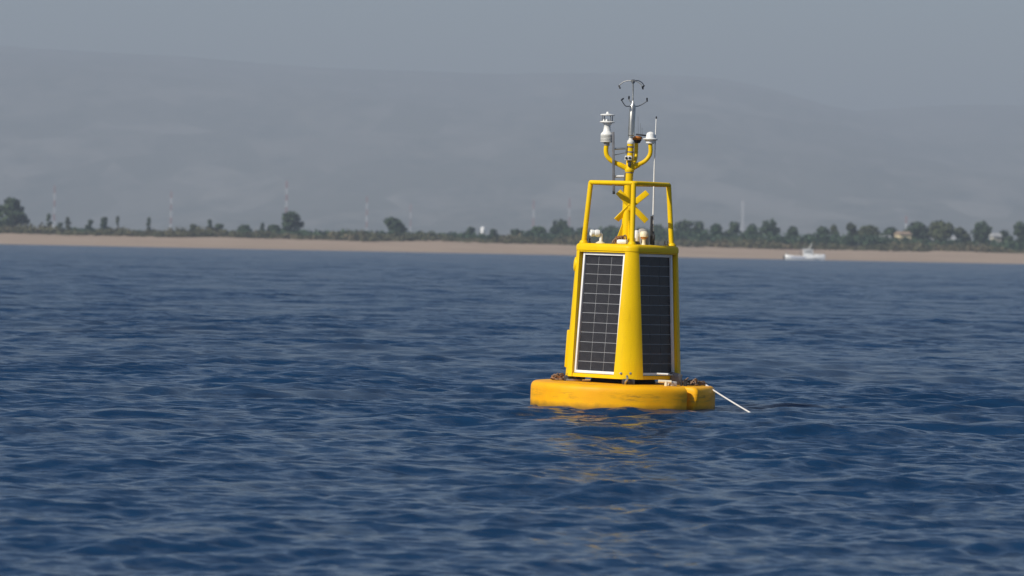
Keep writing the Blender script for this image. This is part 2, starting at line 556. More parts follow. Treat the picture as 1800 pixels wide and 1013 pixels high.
tag(grid_mesh('hills', X, Y, Z, M['land']), 'hazy dry hills rising behind the coastal plain', None, None, 'structure')

# ------------------------------------------------------------------ foliage
def leaf_cloud(cents, rads, n, size, seed, flat=0.8):
    """n leaf-clump quads scattered near the skins of overlapping lobes."""
    rg = np.random.default_rng(seed)
    cents = np.array(cents, float); rads = np.array(rads, float)
    w = (rads[:, 0] * rads[:, 1]); w = w / w.sum()
    li = rg.choice(len(cents), n, p=w)
    d = rg.normal(0, 1, (n, 3)); d /= np.linalg.norm(d, axis=1)[:, None]
    rr = rg.uniform(0.35, 1.06, n) ** 0.6
    p = cents[li] + d * rads[li] * rr[:, None]
    a = rg.normal(0, 1, (n, 3)); a /= np.linalg.norm(a, axis=1)[:, None]
    nn = d + 0.6 * rg.normal(0, 1, (n, 3)); nn /= np.linalg.norm(nn, axis=1)[:, None]
    b = np.cross(nn, a); b /= np.linalg.norm(b, axis=1)[:, None] + 1e-9
    a = np.cross(b, nn)
    s = size * rg.uniform(0.55, 1.3, n)[:, None]
    q = np.stack([p - a * s - b * s * flat, p + a * s - b * s * flat * 0.6, p + a * s * 0.8 + b * s * flat, p - a * s * 0.7 + b * s * flat], 1)
    return q.reshape(-1, 3)

def quads_mesh(name, v):
    me = bpy.data.meshes.new(name)
    f = np.arange(len(v)).reshape(-1, 4)
    me.from_pydata(v.tolist(), [], f.tolist())
    me.update()
    return me

def tree(label, px, top, wpx, dist, style, seed, mat, cat='tree', name='tree', group='trees along the shore'):
    g = float(ground(ray(px, 430, dist).x, dist))
    tp = ray(px, top, dist)
    H = max(tp.z - g, 1.0)
    W = wpx * (1.4 if px > 900 else 1.22) / FPX * dist
    rg = np.random.default_rng(seed)
    root = empty(name, (tp.x, dist, g - 0.1))
    tag(root, label, cat, group)
    cents, rads = [], []
    if style == 'round':
        lo, hi, nl = 0.08, 0.80, 17
    elif style == 'umbrella':
        lo, hi, nl = 0.40, 0.84, 14
    elif style == 'thin':
        lo, hi, nl = 0.06, 0.84, 9
    else:               # bush
        lo, hi, nl = 0.10, 0.70, 9
    for i in range(nl):
        u = rg.uniform(0, 1)
        zz = lo + (hi - lo) * u
        spread = (1 - abs(2 * u - 0.8) ** 2 * 0.55)
        th = rg.uniform(0, 2 * math.pi); q = rg.uniform(0.15, 1) ** 0.7 * 0.36 * W * max(spread, 0.2)
        lr = rg.uniform(0.13, 0.24) * W
        vr = min(lr * rg.uniform(0.6, 0.95), H * 0.24)
        cents.append((q * math.cos(th), q * math.sin(th), zz * H))
        rads.append((lr, lr, vr))
    cents.append((rg.uniform(-.08, .08) * W, 0, H * (1 - 0.16))); rads.append((0.24 * W, 0.24 * W, H * 0.16))
    n = int(700 + 16 * wpx)
    me = quads_mesh('crown', leaf_cloud(cents, rads, n, 0.034 * W + 0.10, seed + 1))
    link('crown', me, M[mat], root)
    tb = MB()
    lean = rg.uniform(-0.08, 0.08) * W
    r0 = 0.028 * W + 0.06
    tb.tube([(0, 0, -0.3), (lean * 0.4, 0, H * 0.3), (lean, 0, H * 0.62)], [r0, r0 * 0.75, r0 * 0.4], 7)
    for c in cents[:4]:
        tb.tube([(lean * 0.4, 0, H * 0.28), (c[0] * 0.55, c[1] * 0.55, (c[2] + H * 0.3) * 0.5), c], [r0 * 0.5, r0 * 0.35, r0 * 0.15], 5)
    tb.build('trunk', M['bark'], root)
    return root

TREES = [
 (22, 346, 50, 1075, 'round', 'leaf_a', 'tall round dark tree at the far left, the biggest on the left dunes'),
 (-3, 358, 26, 1078, 'round', 'leaf_a', 'dark tree cut off by the left edge of the photo'),
 (513, 372, 44, 1085, 'round', 'leaf_a', 'broad dark tree on the dunes at the foot of the tallest striped mast'),
 (691, 381, 44, 1085, 'round', 'leaf_a', 'dome shaped dark tree standing alone midway between left edge and buoy'),
 (946, 398, 40, 1090, 'round', 'leaf_c', 'low leafy tree at the left end of the wood, left of the buoy'),
 (988, 384, 36, 1092, 'round', 'leaf_a', 'tallest tree just left of the buoy cage'),
 (1021, 399, 24, 1088, 'round', 'leaf_a', 'small tree behind the left post of the buoy cage'),
 (1079, 397, 36, 1090, 'round', 'leaf_a', 'dark tree seen through the left opening of the buoy cage'),
 (1155, 394, 34, 1090, 'round', 'leaf_a', 'dark tree seen through the buoy cage behind the whip antenna'),
 (1201, 386, 38, 1096, 'round', 'leaf_a', 'big dark tree just right of the buoy cage'),
 (1229, 388, 34, 1100, 'round', 'leaf_a', 'dark tree second to the right of the buoy cage'),
 (1257, 393, 28, 1093, 'round', 'leaf_c', 'lower green tree third to the right of the buoy cage'),
 (1290, 389, 30, 1097, 'round', 'leaf_a', 'dark tree just left of the pale thick mast on the right'),
 (1322, 393, 26, 1092, 'round', 'leaf_c', 'green tree just right of the pale thick mast on the right'),
 (1353, 385, 38, 1098, 'round', 'leaf_a', 'tall dark tree up and to the left of the white boat'),
 (1392, 397, 28, 1094, 'round', 'leaf_a', 'square topped tree directly above the stern of the white boat'),
 (1421, 411, 22, 1090, 'bush', 'leaf_c', 'low tree in the dip of the wood above the boat cabin'),
 (1448, 398, 32, 1096, 'round', 'leaf_a', 'wide tree right of the dip in the wood, past the boat bow'),
 (1467, 394, 20, 1099, 'round', 'leaf_b', 'narrow tree rising behind the wide tree past the boat bow'),
 (1496, 390, 20, 1100, 'umbrella', 'leaf_b', 'small umbrella pine with thin bare trunk, between boat and houses'),
 (1525, 396, 38, 1096, 'umbrella', 'leaf_b', 'flat topped tree left of the two small houses'),
 (1564, 398, 32, 1115, 'round', 'leaf_a', 'dark tree rising behind the two small houses'),
 (1612, 390, 44, 1108, 'umbrella', 'leaf_a', 'wide flat topped pine just right of the cream house'),
 (1652, 390, 48, 1100, 'umbrella', 'leaf_b', 'olive green pine above the long pale shed'),
 (1690, 400, 34, 1104, 'round', 'leaf_b', 'low rounded tree above the right end of the long shed'),
 (1730, 389, 36, 1100, 'umbrella', 'leaf_a', 'tall tree leaning over the small pale hut at the right'),
 (1768, 404, 28, 1098, 'round', 'leaf_a', 'low dark tree near the right edge'),
 (1797, 388, 34, 1094, 'round', 'leaf_a', 'tall tree cut off by the right edge of the photo'),
]
for i, (px, top, w, d, st, mt, lb) in enumerate(TREES):
    tree(lb, px, top, w, d, st, 100 + i * 3, mt)

SHRUBS = [
 (86, 375, 11, 1072, 'thin', 'leaf_a', 'narrow dark shrub, first to the right of the big leftmost tree'),
 (106, 391, 16, 1070, 'bush', 'leaf_a', 'low bush between the two narrow shrubs beside the leftmost mast'),
 (119, 381, 12, 1073, 'thin', 'leaf_b', 'narrow shrub, second to the right of the big leftmost tree'),
 (159, 385, 17, 1074, 'bush', 'leaf_a', 'small rounded bush, left of a pair on the left dune'),
 (184, 381, 21, 1074, 'bush', 'leaf_a', 'wider rounded bush, right of a pair on the left dune'),
 (207, 379, 10, 1076, 'thin', 'leaf_b', 'thin sparse shrub right of the paired rounded bushes'),
 (262, 381, 10, 1072, 'thin', 'leaf_a', 'lone thin shrub left of the second striped mast from left'),
 (340, 394, 22, 1080, 'bush', 'leaf_b', 'flat bush right of the second striped mast from left'),
 (369, 385, 13, 1082, 'bush', 'leaf_a', 'peaked small bush between the second and third striped masts'),
 (385, 393, 26, 1080, 'bush', 'leaf_a', 'low wide bush touching the peaked bush on its right'),
 (432, 395, 30, 1080, 'bush', 'leaf_a', 'flat dark bush left of the broad tree by the tallest mast'),
 (461, 391, 11, 1082, 'bush', 'leaf_a', 'small pointed bush just left of the broad tree by the tallest mast'),
 (484, 395, 34, 1084, 'bush', 'leaf_a', 'low bush joining the left side of the broad tree'),
 (828, 399, 24, 1085, 'bush', 'leaf_a', 'small dark bush left of the white tank'),
 (866, 402, 20, 1085, 'bush', 'leaf_a', 'small dark bush right of the white tank'),
 (905, 403, 30, 1085, 'bush', 'leaf_a', 'low bush between the white tank and the wood'),
]
for i, (px, top, w, d, st, mt, lb) in enumerate(SHRUBS):
    tree(lb, px, top, w, d, st, 400 + i * 3, mt, 'shrub', 'shrub', 'shrubs on the left dunes')

def scatter_stuff(name, label, mat, n, xr, yr, hfun, wfun, leaves, leaf, seed):
    rg = np.random.default_rng(seed)
    out = []
    xx = rg.uniform(*xr, n); yy = rg.uniform(*yr, n)
    gg = ground(xx, yy)
    for i in range(n):
        h = hfun(xx[i], yy[i], rg); w = wfun(rg)
        if h <= 0.05: continue
        out.append(leaf_cloud([(xx[i], yy[i], gg[i] + h * 0.45)], [(w, w, h * 0.55)], leaves, leaf, int(rg.integers(1e9))))
    o = link(name, quads_mesh(name, np.concatenate(out)), M[mat])
    return tag(o, label, None, None, 'stuff')

def px_of(x, y): return 900 + x / y * FPX
scatter_stuff('dune_scrub', 'low grey green scrub covering the dunes behind the beach', 'scrub', 3000, (-300, 300), (1047, 1068),
              lambda x, y, rg: rg.uniform(0.9, 2.9) * (0.75 + 0.25 * math.sin(x * 0.13) + 0.2 * math.sin(x * 0.31 + 2)), lambda rg: rg.uniform(0.6, 1.7), 26, 0.26, 51)
# the darker belt behind the scrub: low at the left, a tall green hedge belt at the right
def belt_h(x, y, rg):
    p = px_of(x, y)
    h = np.interp(p, [-500, 0, 120, 300, 450, 560, 700, 900, 930, 1150, 1250, 1480, 1560, 2300], [1.2, 1.0, 1.4, 1.4, 1.9, 2.6, 2.3, 2.2, 4.0, 4.5, 4.6, 4.6, 3.5, 4.0])
    return h * rg.uniform(0.6, 1.08)
scatter_stuff('shore_thicket', 'dark green thicket joining the trees behind the dunes', 'hedge', 2300, (-300, 300), (1070, 1088),
              belt_h, lambda rg: rg.uniform(0.8, 2.0), 34, 0.34, 77)

# ------------------------------------------------------------------ far masts
def mast(label, px, top, base_h, wpx, dist, bands, pale=False):
    g = float(ground(ray(px, 400, dist).x, dist))
    tp = ray(px, top, dist)
    H = tp.z - g
    W = wpx / FPX * dist
    root = empty('striped_mast', (tp.x, dist, g))
    tag(root, label, 'mast', 'radio masts on the plain')
    nb = bands
    for i in range(nb):
        z0, z1 = H * i / nb, H * (i + 1) / nb
        mb = MB()
        tap = lambda z: W * 0.5 * (1.0 - 0.35 * z / H)
        steps = 3
        for s in range(steps):
            a0 = z0 + (z1 - z0) * s / steps; a1 = z0 + (z1 - z0) * (s + 1) / steps
            for j in range(3):
                t0, t1 = 2 * math.pi * j / 3, 2 * math.pi * (j + 1) / 3
                p0 = (tap(a0) * math.cos(t0), tap(a0) * math.sin(t0), a0)
                p1 = (tap(a1) * math.cos(t0), tap(a1) * math.sin(t0), a1)
                q0 = (tap(a0) * math.cos(t1), tap(a0) * math.sin(t1), a0)
                q1 = (tap(a1) * math.cos(t1), tap(a1) * math.sin(t1), a1)
                mb.tube([p0, p1], W * 0.13, 6)
                mb.tube([p0, q1], W * 0.075, 4)
                mb.tube([q0, p1], W * 0.075, 4)
                mb.tube([p1, q1], W * 0.075, 4)
        red = (i % 2 == 0) == (nb % 2 == 1)
        mb.build('mast_section', M['red_paint'] if (red and not pale) else M['white_paint'], root)
    MB().tube([(0, 0, H), (0, 0, H * 1.04)], W * 0.08, 6).build('mast_tip', M['red_paint'], root)
    return root
MASTS = [
 (96, 328, 4, 3800, 7, False, 'leftmost striped radio mast, rising behind the two narrow shrubs'),
 (301, 337, 4, 3800, 7, False, 'second striped radio mast from the left'),
 (504, 320, 5, 3800, 9, False, 'tallest striped radio mast, behind the broad tree'),
 (645, 346, 4, 4200, 7, False, 'faint striped radio mast left of the lone dome shaped tree'),
 (722, 360, 3, 4300, 5, False, 'short faint mast right of the lone dome shaped tree'),
 (938, 353, 4, 4300, 5, False, 'faint striped mast left of the buoy, above the end of the wood'),
 (1001, 350, 4, 4300, 5, False, 'faint striped mast directly beside the left side of the buoy cage'),
 (1306, 354, 5, 4200, 6, True, 'thick pale mast rising above the wood right of the buoy'),
 (1593, 380, 4, 3600, 5, False, 'short red mast above the cream house'),
]
for px, top, w, d, nb, pale, lb in MASTS:
    mast(lb, px, top, 0, w, d, nb, pale)

# ------------------------------------------------------------------ houses
def house(name, label, px, pxw, top, dist, depth, wallmat, roofmat, eaves, cat='house', nwin=2, zlift=0.0):
    x = ray(px, 420, dist).x
    g = float(ground(x, dist)) + zlift
    H = ray(px, top, dist).z - g
    W = pxw / FPX * dist
    root = empty(name, (x, dist, g), (0, 0, R(14)))
    tag(root, label, cat, 'small buildings among the shore trees')
    he = H * eaves
    MB().box((0, 0, he / 2 - 0.2), (W, depth, he + 0.4)).build('wall', M[wallmat], root, smooth=False)
    o = 0.25
    v = [(-W / 2 - o, -depth / 2 - o, he), (W / 2 + o, -depth / 2 - o, he), (W / 2 + o, depth / 2 + o, he), (-W / 2 - o, depth / 2 + o, he),
         (-W / 2 - o, 0, H), (W / 2 + o, 0, H)]
    v2 = [(a, b, c + 0.16) for a, b, c in v]
    mb = MB()
    mb.add(v + v2, [(3, 2, 1, 0), (6, 7, 11, 10), (8, 9, 10, 11), (6, 10, 9 + 0, 9) if False else (9, 6, 10), (7, 8, 11),
                    (0, 1, 7, 6), (1, 2, 8, 7), (2, 3, 9, 8), (3, 0, 6, 9)])
    mb.build('roof', M[roofmat], root, smooth=False)
    for i in range(nwin):
        wx = -W / 2 + W * (i + 0.6) / (nwin + 0.6)
        w = MB().box((wx, -depth / 2 - 0.02, he * 0.55), (W * 0.11 + 0.15, 0.08, he * 0.3)).build('window', M['glass'], root, smooth=False)
        MB().box((wx, -depth / 2 - 0.06, he * 0.55 - he * 0.17), (W * 0.13 + 0.2, 0.16, 0.1)).build('sill', M['plaster_w'], w, smooth=False)
    MB().box((W * 0.36, -depth / 2 - 0.02, he * 0.33), (0.9, 0.09, min(2.1, he * 0.68))).build('door', M['bark'], root, smooth=False)
house('small_house', 'cream plastered small house among the trees, right of two', 1587, 20, 408, 1091, 4.5, 'plaster', 'tile', 0.82, zlift=0.9)
house('small_house', 'paler small house half hidden by trees, left of two', 1553, 20, 415, 1091, 4.0, 'plaster_w', 'sheet', 0.80, zlift=0.6)
house('long_shed', 'long low pale shed behind the trees at the right', 1662, 78, 416, 1125, 7.0, 'plaster_w', 'sheet', 0.75, 'shed', 5)
house('hut', 'small pale hut near the right edge beside a leaning tree', 1750, 14, 411, 1091, 3.0, 'plaster_w', 'sheet', 0.8, 'hut', 1, zlift=0.8)
tk_x = ray(849, 410, 1082).x
tk = empty('water_tank', (tk_x, 1082, float(ground(tk_x, 1082))))
tag(tk, 'small white tank standing on the dunes left of the buoy', 'tank')
tz = ray(849, 399, 1082).z - tk.location.z
MB().lathe([(0.62, tz - 1.7), (0.66, tz - 1.6), (0.66, tz - 0.4), (0.55, tz - 0.15), (0.2, tz)], seg=20).build('tank_body', M['hull'], tk)
for a in range(4):
    w = math.pi / 4 + a * math.pi / 2
    MB().tube([(0.5 * math.cos(w), 0.5 * math.sin(w), -0.2), (0.5 * math.cos(w), 0.5 * math.sin(w), tz - 1.6)], 0.06, 8).build('leg', M['darkbar'], tk)

# ------------------------------------------------------------------ white boat
def build_boat():
    D = 955.0
    s = D / FPX
    left = ray(1380, 459, D); right = ray(1450, 459, D)
    L = right.x - left.x
    root = empty('fishing_boat', ((left.x + right.x) / 2, D, 0.0))
    tag(root, 'small white fishing boat with cabin and mast lying off the beach', 'boat')
    B = 1.35
    st = np.linspace(-0.5, 0.5, 15)
    vs_, fs_ = [], []
    for u in st:
        x = u * L
        e = (u + 0.5)
        b = B * (1 - max(0, (e - 0.45) / 0.55) ** 2.2) * (0.86 + 0.14 * min(1, e * 4))
        b = max(b, 0.03)
        sheer = 1.25 - 0.35 * math.sin(math.pi * min(1, e * 1.15)) + 0.45 * max(0, e - 0.5)
        rake = 0.5 * max(0, e - 0.7)
        for yy, zz, sh in ((-b, sheer, rake), (-b * 0.94, 0.35, 0), (-b * 0.55, -0.35, -rake), (b * 0.55, -0.35, -rake), (b * 0.94, 0.35, 0), (b, sheer, rake)):
            vs_.append((x + sh * 0.5, yy, zz))
    n = 6
    for i in range(len(st) - 1):
        for j in range(n - 1):
            a = i * n + j
            fs_.append((a, a + n, a + n + 1, a + 1))
    fs_.append((0, 1, 2, 3, 4, 5)); fs_.append(tuple((len(st) - 1) * n + k for k in (5, 4, 3, 2, 1, 0)))
    hull = MB().add(vs_, fs_).build('hull', M['hull'], root, 50)
    md = hull.modifiers.new('thick', 'SOLIDIFY'); md.thickness = 0.08; md.offset = 0
    MB().box((-0.1 * L, 0, 0.55), (0.74 * L, 2 * B * 0.86, 0.06)).build('deck', M['shield'], root)
    st_ = MB()
    st_.box((-0.16 * L, -B * 0.975 - 0.02, 0.62), (0.36 * L, 0.05, 0.22)); st_.build('stripe', M['blue'], root)
    cab = MB().box((0.07 * L, 0, 1.5), (0.24 * L, 1.7, 1.9), None, 0.12).build('cabin', M['hull'], root)
    MB().box((0.06 * L, 0, 2.52), (0.29 * L, 1.95, 0.12), None, 0.04).build('cabin_roof', M['hull'], cab)
    for k in range(3):
        MB().box((0.005 * L + k * 0.065 * L, -0.86, 1.95), (0.045 * L, 0.05, 0.5), None, 0.015).build('window', M['glass'], cab)
    MB().box((0.19 * L + 0.02, 0, 1.95), (0.05, 1.3, 0.5), None, 0.015).build('window', M['glass'], cab)
    MB().box((0.26 * L, 0, 1.25), (0.16 * L, 1.3, 0.5), None, 0.12).build('foredeck_hatch', M['shield'], root)
    aw = MB().box((-0.29 * L, 0, 2.35), (0.38 * L, 2.2, 0.09), (0, R(-2), 0), 0.03).build('awning', M['awning'], root)
    for x in (-0.46, -0.12):
        for y in (-1, 1):
            MB().tube([(x * L, y * 1.0, 0.6), (x * L, y * 1.0, 2.33)], 0.04, 8).build('awning_post', M['steel'], root)
    MB().tube([(0.10 * L, 0, 2.5), (0.165 * L, 0, 3.9)], [0.09, 0.05], 8).build('mast', M['hull'], root)
    MB().tube([(0.10 * L, 0, 3.0), (-0.02 * L, 0, 2.75)], 0.035, 6).build('boom', M['hull'], root)
    MB().tube(smooth_path([(0.22 * L, -1.15, 1.2), (0.24 * L, -1.15, 1.85), (0.42 * L, -0.5, 2.0), (0.5 * L, 0, 2.05), (0.42 * L, 0.5, 2.0), (0.24 * L, 1.15, 1.85), (0.22 * L, 1.15, 1.2)], 4), 0.03, 6).build('bow_rail', M['steel'], root)
    MB().box((-0.5 * L - 0.2, 0, 0.55), (0.4, 0.5, 1.0), None, 0.1).build('outboard_motor', M['black'], root)
build_boat()

# ------------------------------------------------------------------ the buoy
BT = R(0.84)                    # it heels a little to the right
buoy = empty('instrument_buoy', BUOY_LOC, (0, BT, 0))
tag(buoy, 'yellow instrument buoy with solar panels, caged mast and weather sensors', 'buoy')
BM = Matrix.Translation(BUOY_LOC) @ Euler((0, BT, 0)).to_matrix().to_4x4()
BI = BM.inverted()
def P(px, py, y=0.0):
    """Buoy-local point, y metres behind (+) or before (-) the buoy axis, at a photograph position."""
    return BI @ ray(px, py, 40.0 + y)
PX = 1 / 180.0                  # one photograph pixel at the buoy, in metres

# float: a squat drum with a rounded shoulder, one vertical rope slot and a lug beside it
def build_float():
    prof = [(0.0, -0.26), (0.78, -0.26), (0.87, -0.22), (0.893, -0.12), (0.9, 0.0), (0.901, 0.04), (0.901, 0.08), (0.901, 0.12), (0.901, 0.165), (0.899, 0.188), (0.893, 0.207), (0.880, 0.222), (0.862, 0.231),
            (0.83, 0.235), (0.6, 0.238), (0.3, 0.24), (0.0, 0.24)]
    seg = 360
    mb = MB(); vs_, fs_ = [], []
    for r, z in prof:
        for k in range(seg):
            w = 360.0 * k / seg          # azimuth from the viewer, clockwise to the right
            rr = r
            if r > 0.7 and z > -0.2:
                for c in (45.0, 225.0):
                    d = abs(w - c)
                    if d < 3.0: rr -= 0.075 * min(1, (3.0 - d) / 0.9)
                    e = w - c - 5.2
                    if abs(e) < 2.4 and z > 0.03:
                        rr += 0.030 * (1 - (e / 2.4) ** 2) * min(1, (z - 0.03) / 0.10)
            rr += 0.0025 * math.sin(R(w) * 5 + 1) + 0.0015 * math.sin(R(w) * 13)
            if r == 0: rr = 1e-4
            vs_.append((rr * math.sin(R(w)), -rr * math.cos(R(w)), z))
    for i in range(len(prof) - 1):
        for k in range(seg):
            k2 = (k + 1) % seg
            fs_.append((i * seg + k, i * seg + k2, (i + 1) * seg + k2, (i + 1) * seg + k))
    mb.add(vs_, fs_)
    return mb.build('float', M['float'], buoy, 50)
build_float()

# tower frame, square with broad tapering corners
TZ0, TZ1 = 0.288, 1.589
S0, S1, C0, C1 = 0.468, 0.379, 0.205, 0.090
TROT = R(-41)
TR = Matrix.Rotation(TROT, 4, 'Z')
def half(z): return S0 + (S1 - S0) * (z - TZ0) / (TZ1 - TZ0)
def leg(z): return C0 + (C1 - C0) * (z - TZ0) / (TZ1 - TZ0)
def corner_pts(z, k, n=10, grow=0.0):
    """Outer rounded corner k at height z, from one face to the next."""
    s, c = half(z) + grow, leg(z) + grow * 0.3
    out = []
    for i in range(n + 1):
        t = i / n
        a = Vector((s, -(s - c))); b = Vector((s - c, -s))
        ch = a.lerp(b, t)
        ang = -t * math.pi / 2
        ar = Vector((s - c + c * math.cos(ang), -(s - c) + c * math.sin(ang)))
        p = ch.lerp(ar, 0.8)
        out.append(Matrix.Rotation(k * math.pi / 2, 2) @ p)
    return out
DZ = 1.518                      # underside of the deck rim
for k in range(4):
    lv = [TZ0, 0.30, 0.6, 0.9, 1.2, DZ]
    ringlen = None; vs_, fs_ = [], []
    for z in lv:
        s, c = half(z), leg(z)
        o = corner_pts(z, k)
        Rk = Matrix.Rotation(k * math.pi / 2, 2)
        inner = [Rk @ Vector((s - c, -s + 0.07)), Rk @ Vector((s - c * 0.75, -s + 0.085)), Rk @ Vector((s - 0.085, -(s - c * 0.75))), Rk @ Vector((s - 0.07, -(s - c)))]
        ring = o + inner
        ringlen = len(ring)
        vs_ += [TR @ Vector((p.x, p.y, z)) for p in ring]
    for i in range(len(lv) - 1):
        for j in range(ringlen):
            j2 = (j + 1) % ringlen
            fs_.append((i * ringlen + j2, i * ringlen + j, (i + 1) * ringlen + j, (i + 1) * ringlen + j2))
    fs_.append(tuple(range(ringlen))); fs_.append(tuple(reversed([(len(lv) - 1) * ringlen + j for j in range(ringlen)])))
    MB().add(vs_, fs_).build('corner_post', M['tower'], buoy, 40)
# deck with rounded rim
def build_deck():
    rows = [(DZ, 0.0), (DZ + 0.002, 0.004), (1.55, 0.005), (1.568, 0.002), (1.580, -0.006), (1.587, -0.018), (1.589, -0.034), (1.589, -0.2)]
    vs_, fs_ = [], []; n = None
    rows = [(DZ, -0.09)] + rows
    for z, gr in rows:
        ring = []
        for k in (0, 3, 2, 1):
            ring += corner_pts(DZ + (z - DZ) * 0.5, k, 8, gr)
        n = len(ring)
        vs_ += [TR @ Vector((p.x, p.y, z)) for p in ring]
    for i in range(len(rows) - 1):
        for j in range(n):
            j2 = (j + 1) % n
            fs_.append((i * n + j2, i * n + j, (i + 1) * n + j, (i + 1) * n + j2))
    fs_.append(tuple(range(n))); fs_.append(tuple(reversed([(len(rows) - 1) * n + j for j in range(n)])))
    MB().add(vs_, fs_).build('deck', M['tower'], buoy, 50)
build_deck()
# face frames
LEAN = math.atan2(S0 - S1, TZ1 - TZ0)
FACES = [0, 90, 180, 270]       # 0 front left, 90 front right, 180 rear right, 270 rear left
def face_matrix(deg):
    """Local frame on a tower face: x along the face, y up the slope, z outward; origin at the face foot."""
    n = Vector((0, -math.cos(LEAN), math.sin(LEAN)))
    u = Vector((1, 0, 0)); v = n.cross(u)
    m = Matrix((u, v, n)).transposed().to_4x4()
    m.translation = Vector((0, -S0, TZ0))
    return TR @ Matrix.Rotation(R(deg), 4, 'Z') @ m
for deg in FACES:
    F = face_matrix(deg)
    mb = MB().box((0, 0.018, -0.035), (2 * (S0 - C0) - 0.004, 0.034, 0.055))
    tr = MB().box((0, 1.2265, -0.105), (2 * (half(1.5) - leg(1.5)) + 0.03, 0.014, 0.2)).build('top_rail', M['tower'], buoy, smooth=False); tr.matrix_local = F
    o = mb.build('bottom_rail', M['tower'], buoy, smooth=False); o.matrix_local = F
    mb = MB().box((0, 0.6, -0.20), (0.46, 1.15, 0.02))
    o = mb.build('bulkhead', M['darkmetal'], buoy, smooth=False); o.matrix_local = F
# solar panels
PW, PH = 0.524, 1.178
PY0 = 0.040
FRW, FRD = 0.021, 0.034
NX, NY = 3, 12
iw, ih = PW - 2 * FRW, PH - 2 * FRW
cw, ch = iw / NX, ih / NY
cell_mb = MB().box((0, 0, 0), (cw - 0.0048, ch - 0.0048, 0.003), None, 0.0008)
cell_me = cell_mb.mesh('cell', smooth=False); cell_me.materials.append(M['cell'])
def solar_panel(deg, with_cells, label=None):
    F = face_matrix(deg)
    b = MB().box((0, PY0 + PH / 2, -0.062), (PW - 0.01, PH - 0.01, 0.01))
    panel = b.build('solar_panel', M['backsheet'], buoy, smooth=False)
    panel.matrix_local = F
    if label: panel['label'] = label
    zf = -0.048
    for nm, c, sz in (('frame_side', (-PW / 2 + FRW / 2, PY0 + PH / 2, zf), (FRW, PH, FRD)), ('frame_side', (PW / 2 - FRW / 2, PY0 + PH / 2, zf), (FRW, PH, FRD)),
                      ('frame_end', (0, PY0 + FRW / 2 + 0.003, zf), (iw, FRW + 0.006, FRD - 0.003)), ('frame_end', (0, PY0 + PH - FRW / 2 - 0.003, zf), (iw, FRW + 0.006, FRD - 0.003))):
        MB().box(c, sz, None, 0.0025).build(nm, M['alu'], panel)
    if with_cells:
        for i in range(NX):
            for j in range(NY):
                c = bpy.data.objects.new('cell', cell_me)
                c.location = (-iw / 2 + cw * (i + 0.5), PY0 + FRW + ch * (j + 0.5), -0.0555 + random.uniform(-0.0004, 0.0004))
                c.rotation_euler = (random.uniform(-0.002, 0.002), random.uniform(-0.002, 0.002), 0)
                c.parent = panel
                C.objects.link(c)
    return panel
solar_panel(0, True, 'sunlit solar panel with white frame on the left face')
solar_panel(90, True, 'shaded solar panel on the right face')
solar_panel(180, False)
# service hatch and lamp boss on the rear left face (only their edges show at the left)
F = face_matrix(270)
h2 = MB().box((0, 0.60, -0.02), (0.53, 1.16, 0.02), None, 0.004).build('rear_plate', M['tower'], buoy); h2.matrix_local = F
c = (P(1001.5, 580) + P(996.5, 646)) / 2; d = P(1001.5, 580) - P(996.5, 646)
MB().box(c, (0.05, 0.10, d.length), Vector((0, 0, 1)).rotation_difference(d.normalized()).to_matrix(), 0.012).build('corner_plate', M['tower'], buoy)
MB().lathe([(0.078, -0.03), (0.078, 0.0), (0.066, 0.016), (0.03, 0.024)], P(1012.5, 464.5), (-1, 0, 0.07)).build('lamp_boss', M['tower'], buoy)
# bolts and hook on the front corner foot
for bx_ in (1091.5, 1108.0):
    p = P(bx_, 657, -0.575)
    MB().lathe([(0.020, -0.02), (0.020, 0.006), (0.012, 0.010), (0.012, 0.020), (0.004, 0.022)], p + Vector((0, 0.035, 0)), (0.05, -1, 0.03), 14).build('bolt', M['steel'], buoy)
MB().tube(smooth_path([P(1102, 661, -0.59), P(1103, 666, -0.61), P(1100, 671, -0.60), P(1099, 675, -0.58)]), 0.011, 8).build('hook', M['steel'], buoy)
# feet between tower and float
for k in range(4):
    w = math.pi * 2 * k / 4 + TROT - math.pi / 4
    c = Vector((0.50 * math.cos(w), 0.50 * math.sin(w), 0.264))
    MB().box(c, (0.16, 0.12, 0.055), (0, 0, w), 0.008).build('foot', M['darkmetal'], buoy)
MB().lathe([(0.30, 0.235), (0.32, 0.25), (0.30, 0.29), (0.1, 0.30)], seg=40).build('centre_hatch', M['darkmetal'], buoy)

# cage: four posts and a top hoop
CA = TROT - math.pi / 4         # bearing of the front corner
CB, CT = 0.432, 0.398
ct_z = P(1106, 323).z
cb_z = 1.585
cs = []
for k in range(4):
    a = CA + k * math.pi / 2
    cs.append((Vector((CB * math.cos(a), CB * math.sin(a), cb_z)), Vector((CT * math.cos(a), CT * math.sin(a), ct_z))))
for b_, t_ in cs:
    po = MB().tube([b_ - Vector((0, 0, 0.01)), Vector((t_.x * 0.96, t_.y * 0.96, t_.z))], 0.0245, 16).build('cage_post', M['tower'], buoy)
    MB().lathe([(0.042, 0), (0.042, 0.012), (0.029, 0.03)], b_).build('flange', M['tower'], po)
tops = [t for _, t in cs]
path = []
for k in range(4):
    p, a, b_ = tops[k], tops[k - 1], tops[(k + 1) % 4]
    c0 = p + (a - p).normalized() * 0.045; c1 = p + (b_ - p).normalized() * 0.045
    for i in range(7):
        t = i / 6
        path.append(c0 * (1 - t) ** 2 + p * 2 * t * (1 - t) + c1 * t * t)
path.append(path[0]); path.append(path[1])
MB().tube(path, 0.0215, 16).build('cage_hoop', M['tower'], buoy)
